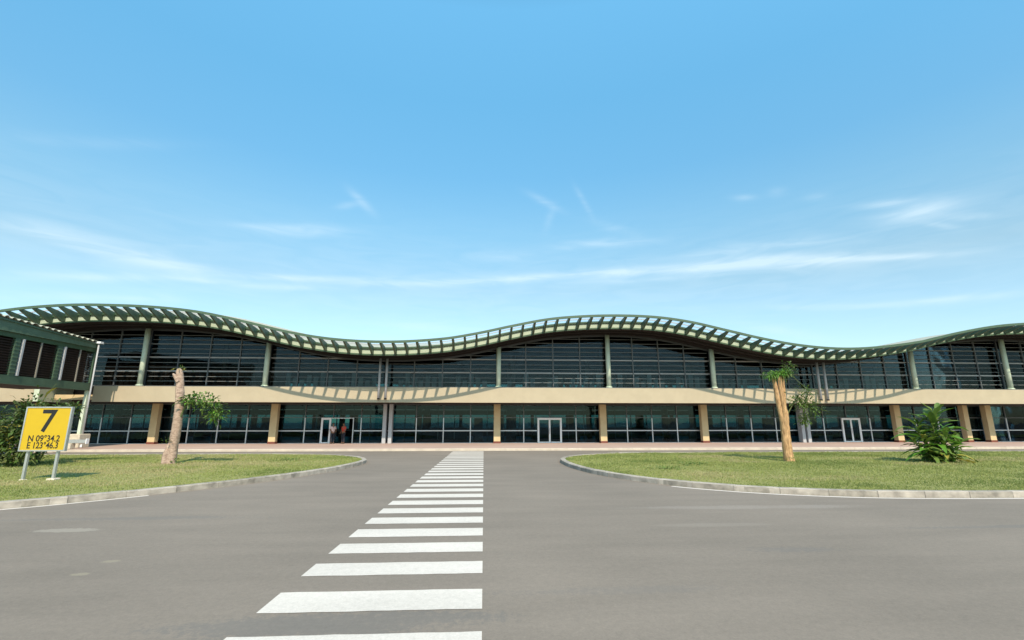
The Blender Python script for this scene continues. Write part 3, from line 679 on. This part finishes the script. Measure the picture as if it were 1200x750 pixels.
# right trunk
t2 = thing('tree', 'tan forked trunk with flat green tuft on top and thin shoots on the right island', 'tree', (12.42, 19.56, GZ))
bm1 = tube_mesh('trunk', [(.02, 0, -.05), (.0, 0, .4), (.0, 0, 1.1), (.02, 0, 1.8), (-.02, 0, 2.2)], [.22, .175, .165, .175, .165], 20, .06, 11)
f1 = tube_mesh('trunk', [(-.06, 0, 1.6), (-.17, -.05, 2.2), (-.22, -.05, 2.8), (-.25, -.03, 3.4)], [.115, .095, .085, .07], 14, .06, 12)
f2 = tube_mesh('trunk', [(.07, 0, 1.6), (.10, .05, 2.2), (.14, .03, 2.8), (.17, .03, 3.5)], [.115, .095, .085, .07], 14, .06, 13)
f3 = tube_mesh('trunk', [(.0, -.1, 1.9), (-.03, -.14, 2.4), (-.06, -.12, 3.0), (-.03, -.1, 3.45)], [.10, .09, .08, .07], 12, .06, 14)
link('trunk', join('trunk', [(bm1, 0), (f1, 0), (f2, 0), (f3, 0)], [MT['barkR']]), None, t2)
link('top_tuft', kind='stuff', me=leaves('top_tuft', [(-.28, 0, 3.5, .28, .25, .08), (.0, 0, 3.52, .28, .25, .08), (.25, 0, 3.6, .22, .2, .10)], 560, .20, .04, [MT['leafD'], MT['leafB'], MT['leafD']], 15, .9), parent=t2)
link('branch', tube_mesh('branch', [(.1, 0, 3.3), (.4, 0, 3.6), (.8, 0, 3.25), (1.15, 0, 2.9), (1.35, 0, 2.5)], [.02, .015, .012, .01, .006], 6, .02, 16, 4), MT['stem'], t2)
link('branch', tube_mesh('branch', [(.2, 0, 1.9), (.5, -.05, 2.35), (.85, -.05, 2.5), (1.1, -.05, 2.3), (1.25, -.05, 2.0)], [.03, .02, .018, .012, .008], 6, .02, 17, 4), MT['stem'], t2)
link('crown', leaves('crown', [(.45, 0, 3.8, .25, .25, .3), (.6, -.05, 2.45, .35, .3, .15), (.95, -.05, 2.35, .4, .3, .25), (1.25, -.05, 2.2, .35, .3, .35), (1.0, 0, 2.0, .3, .25, .35), (1.1, 0, 2.85, .3, .25, .2), (.9, 0, 1.65, .2, .2, .2)], 900, .17, .06, [MT['leafA'], MT['leafB'], MT['stem']], 18, weights=[4, 2, 1]), None, t2)
link('base_shoot', leaves('base_shoot', [(.05, -.3, .08, .3, .2, .08)], 40, .14, .03, [MT['leafB'], MT['leafC']], 19), None, t2)
# large-leaved plant
def blade(L, w, bend, seed):
    n = 9; v, f = [], []
    for i in range(n + 1):
        t = i / n; ww = w * math.sin(math.pi * min(1, t * .92 + .06)) ** .8 * (1 if i < n else .02); x = L * t; z = L * (t * .25 - bend * t * t)
        rip = .06 * w * math.sin(i * 2.2 + seed)
        v += [(x, -ww/2, z + .22 * ww + rip), (x, 0, z), (x, ww/2, z + .22 * ww - rip)]
    for i in range(n):
        for q in range(2): f.append((3*i+q, 3*i+q+1, 3*i+q+4, 3*i+q+3))
    return pyd('leaf', v, f, True)
def leafset(n, L, w): return [[blade(L * random.uniform(.8, 1.15), w * random.uniform(.8, 1.2), random.uniform(.15, .7), i) for i in range(n)] for _ in range(1)][0]
pl = thing('broadleaf_plant', 'bushy plant of large arching green leaves with yellow ones at its base', 'plant', (18.15, 18.8, GZ))
variants = []
for mi, mk in enumerate(('leafA', 'leafB', 'leafC', 'leafD')):
    ms = leafset(4, .85, .2)
    for me in ms: me.materials.append(MT[mk])
    variants.append(ms)
stems = [(0, 0, 0, 0, 1.7), (-.35, .1, -.25, .0, 1.25), (.3, .1, .3, .05, 1.3), (.05, -.25, .1, -.1, 1.0), (-.1, .3, -.15, .1, 1.5), (-.55, -.05, -.45, 0, .8), (.5, -.1, .42, 0, .7), (.12, .05, .12, 0, 1.85)]
for i, (sx, sy, lx, ly, h) in enumerate(stems):
    link('stem', tube_mesh('stem', [(sx * .6, sy * .6, -.03), (sx, sy, h * .5), (sx + lx, sy + ly, h)], [.035, .028, .015], 7, .03, 30 + i, 4), MT['stem'], pl)
    for j in range(27):
        t = .12 + .88 * (j + 1) / 27; a = j * 2.4 + i; up = -.35 + 1.35 * t ** 1.3 + random.uniform(-.3, .4)
        kind = random.choices((0, 1, 3, 2), (3, 6, 3, .25 if t > .3 else 2))[0]
        o = link('leaf', random.choice(variants[kind]), None, pl)
        o.location = (sx * (.6 + .4 * min(1, 2*t)) + lx * max(0, 2*t - 1), sy + ly * t, h * t)
        o.rotation_euler = (random.uniform(-.35, .35), -up * .8, a); s = random.uniform(.6, 1.15) * (1.0 - .25 * t if h < 1.6 else 1); o.scale = (s, s, s)
for (x, y, z, rx, ry, rz, s, kd) in [(-.2, -.55, .25, 0, -.1, -2.3, .8, 2), (.1, -.6, .3, .2, .1, -.9, .8, 2), (.25, -.55, .1, 0, .1, -.3, 1.0, 2), (-.7, -.1, .95, 0, -.25, 3.0, 1.2, 3), (-.9, 0, 1.3, 0, -.2, 3.1, .9, 1), (.3, 0, 1.9, .2, -1.0, .6, .9, 1), (.5, 0, 1.2, 0, -.3, 0.1, 1.2, 3), (-.7, 0, 1.35, .2, -.95, 2.6, .9, 1), (1.0, -.1, .15, 0, .2, -.2, .8, 0)]:
    o = link('leaf', variants[kd][0], None, pl, label='yellow leaf low on the plant' if kd == 2 else None); o.location = (x, y, z); o.rotation_euler = (rx, ry, rz); o.scale = (s, s, s)
# shrubs behind the sign
def shrub(loc, cs, n, L, Wd, seed, label, h, name='shrub'):
    t = thing(name, label, 'shrub', loc)
    link('stems', join('stems', [(tube_mesh('s', [(random.uniform(-.1, .1), random.uniform(-.1, .1), -.05), (c[0] * .5, c[1] * .5, c[2] * .5), (c[0], c[1], c[2] + .1)], [.035, .025, .01], 6, .02, seed + i, 3), 0) for i, c in enumerate(cs)], [MT['stem']]), None, t)
    link('foliage', leaves('foliage', cs, n, L, Wd, [MT['leafA'], MT['leafE'], MT['leafC']], seed, weights=[5, 4, .6]), None, t); return t
s1 = shrub((-16.7, 18.9, GZ), [(.1, 0, 1.95, .4, .4, .45), (-.3, 0, 1.5, .55, .5, .5), (.3, 0, 1.3, .5, .5, .5), (-.4, -.1, .8, .6, .5, .5), (.2, -.1, .5, .6, .5, .5), (-.9, 0, .6, .5, .5, .5), (-1.2, .1, 1.2, .5, .5, .5), (-1.6, 0, .5, .5, .5, .4)], 2500, .26, .09, 40, 'tall leafy shrub at the left edge behind the yellow sign', 2.3)
link('stem', tube_mesh('stem', [(.3, 0, 1.9), (.45, 0, 2.5), (.75, 0, 2.95)], [.015, .012, .006], 6, 0, 60, 4), MT['stem'], s1)
o = link('leaf', variants[2][1], None, s1, label='single yellow-green leaf above the shrub'); o.location = (.45, 0, 2.45); o.rotation_euler = (0, -.95, .1); o.scale = (.75,) * 3
shrub((-17.3, 20.3, GZ), [(-.2, 0, 1.9, .5, .4, .4), (.35, 0, 1.95, .5, .4, .35), (0, 0, 1.3, .5, .4, .5), (.1, 0, .7, .4, .4, .4), (.9, 0, 2.1, .35, .3, .15)], 620, .24, .09, 41, 'darker leafy shrub directly behind the yellow sign board', 2.2)
# weeds in the lawns
for i, (x, y) in enumerate([(6.0, 16.4), (-8.2, 20.8), (7.6, 18.0)]):
    w_ = thing('weed_clump', ['flat dark green weed clump near the tip of the right island', 'small weed clump near the tip of the left island', 'small weed clump in the grass left of the tan forked trunk'][i], 'weed', (x, y, GZ), group='weeds in the lawns')
    link('foliage', leaves('foliage', [(0, 0, .02, .6, .5, .05), (.3, .1, .02, .4, .4, .04)], 180, .12, .035, [MT['leafA'], MT['leafB']], 70 + i), None, w_)

# ------------------------------------------------------------------ two people in the open doorway
def skin_mesh(name, verts, edges, radii, m, parent, sub=2, root=0):
    me = bpy.data.meshes.new(name); me.from_pydata(verts, edges, []); o = bpy.data.objects.new('tmp', me); COL.objects.link(o)
    o.modifiers.new('s', 'SKIN'); sv = me.skin_vertices[0].data
    for i, r in enumerate(radii): sv[i].radius = r if isinstance(r, tuple) else (r, r); sv[i].use_root = (i == root)
    sb = o.modifiers.new('d', 'SUBSURF'); sb.levels = sub; sb.render_levels = sub
    dg = bpy.context.evaluated_depsgraph_get(); me2 = bpy.data.meshes.new_from_object(o.evaluated_get(dg)); bpy.data.objects.remove(o)
    me2.polygons.foreach_set('use_smooth', [True] * len(me2.polygons)); me2.materials.clear(); me2.materials.append(m)
    return link(name, me2, None, parent)
def person(loc, rz, label, shirt, armL, armR, s=1.0):
    P = thing('person', label, 'person', loc, rz); P.scale = (s, s, s)
    # joints: pelvis, waist, chest, neck base, neck, head, crown ; faces -Y
    V = [(0, 0, .93), (0, 0, 1.08), (0, .01, 1.28), (0, .01, 1.44), (0, -.01, 1.52), (0, -.02, 1.60), (0, -.01, 1.70)]
    E_ = [(i, i+1) for i in range(6)]; Rr = [(.15, .10), (.13, .09), (.16, .105), (.07, .06), (.05, .05), (.075, .09), (.06, .07)]
    for sx, arm in ((-1, armL), (1, armR)):
        b = len(V); V += [(sx * .18, .01, 1.40), *arm]; E_ += [(2, b), (b, b+1), (b+1, b+2), (b+2, b+3)]; Rr += [.055, .042, .032, .028]
        b = len(V); V += [(sx * .09, 0, .86), (sx * .10, -.01, .48), (sx * .10, .02, .09), (sx * .11, -.12, .04)]; E_ += [(0, b), (b, b+1), (b+1, b+2), (b+2, b+3)]; Rr += [.085, .06, .04, .035]
    skin_mesh('body', V, E_, Rr, MT['skin'], P)
    # shirt
    v2 = [(0, 0, .90), (0, 0, 1.08), (0, .01, 1.28), (0, .01, 1.42)]; e2 = [(0, 1), (1, 2), (2, 3)]; r2 = [(.17, .12), (.155, .11), (.18, .125), (.075, .07)]
    for sx, arm in ((-1, armL), (1, armR)):
        b = len(v2); a0 = Vector((sx * .18, .01, 1.40)); a1 = Vector(arm[0]); v2 += [tuple(a0), tuple(a0.lerp(a1, .8))]; e2 += [(2, b), (b, b+1)]; r2 += [.07, .06]
    skin_mesh('shirt', v2, e2, r2, shirt, P)
    v3 = [(0, 0, .95)]; e3 = []; r3 = [(.16, .115)]
    for sx in (-1, 1): b = len(v3); v3 += [(sx * .09, 0, .84), (sx * .10, -.01, .48), (sx * .10, .02, .11)]; e3 += [(0, b), (b, b+1), (b+1, b+2)]; r3 += [.10, .075, .06]
    skin_mesh('trousers', v3, e3, r3, MT['navy'], P)
    skin_mesh('hair', [(0, .02, 1.60), (0, .01, 1.70), (0, -.03, 1.74)], [(0, 1), (1, 2)], [(.075, .075), (.085, .09), (.05, .05)], MT['hair'], P)
    for sx in (-1, 1):
        box('shoe', (sx * .11 - .05, sx * .11 + .05, -.19, .08, 0, .09), MT['shoe'], P, .02)
        cyl('ear', (sx * .078, 0, 1.60), (sx * .092, 0, 1.61), .025, .02, MT['skin'], P, 8)
        hand = (armL if sx < 0 else armR)[2]
        hb = boxes('hand', [(hand[0] - .035, hand[0] + .035, hand[1] - .09, hand[1] + .0, hand[2] - .015, hand[2] + .015)] + [(hand[0] - .035 + q * .018, hand[0] - .020 + q * .018, hand[1] - .16 - (.01 if q in (1, 2) else 0), hand[1] - .09, hand[2] - .012, hand[2] + .006) for q in range(4)] + [(hand[0] + .036, hand[0] + .052, hand[1] - .08, hand[1] - .02, hand[2] - .01, hand[2] + .01)])
        link('hand', hb, MT['skin'], P)
        cyl('eye', (sx * .03, -.098, 1.61), (sx * .03, -.108, 1.61), .009, .009, MT['hair'], P, 8)
    cyl('nose', (0, -.10, 1.61), (0, -.125, 1.575), .009, .015, MT['skin'], P, 8)
    box('mouth', (-.025, .025, -.112, -.10, 1.545, 1.553), MT['redcloth'], P)
    return P
person((-11.12, 36.95, .12), R(35), 'person in white shirt and dark trousers beside the white door leaf', MT['whitecloth'], [(-.24, -.02, 1.14), (-.20, -.22, 1.02), (-.16, -.27, 1.02)], [(.24, -.02, 1.14), (.18, -.22, 1.0), (.10, -.28, .98)], .86)
person((-10.35, 36.95, .12), R(-30), 'person in red shirt and dark trousers standing in the open doorway', MT['redcloth'], [(-.25, .02, 1.14), (-.24, -.1, .92), (-.23, -.13, .86)], [(.24, -.02, 1.14), (.20, -.20, 1.0), (.12, -.26, .98)], .86)
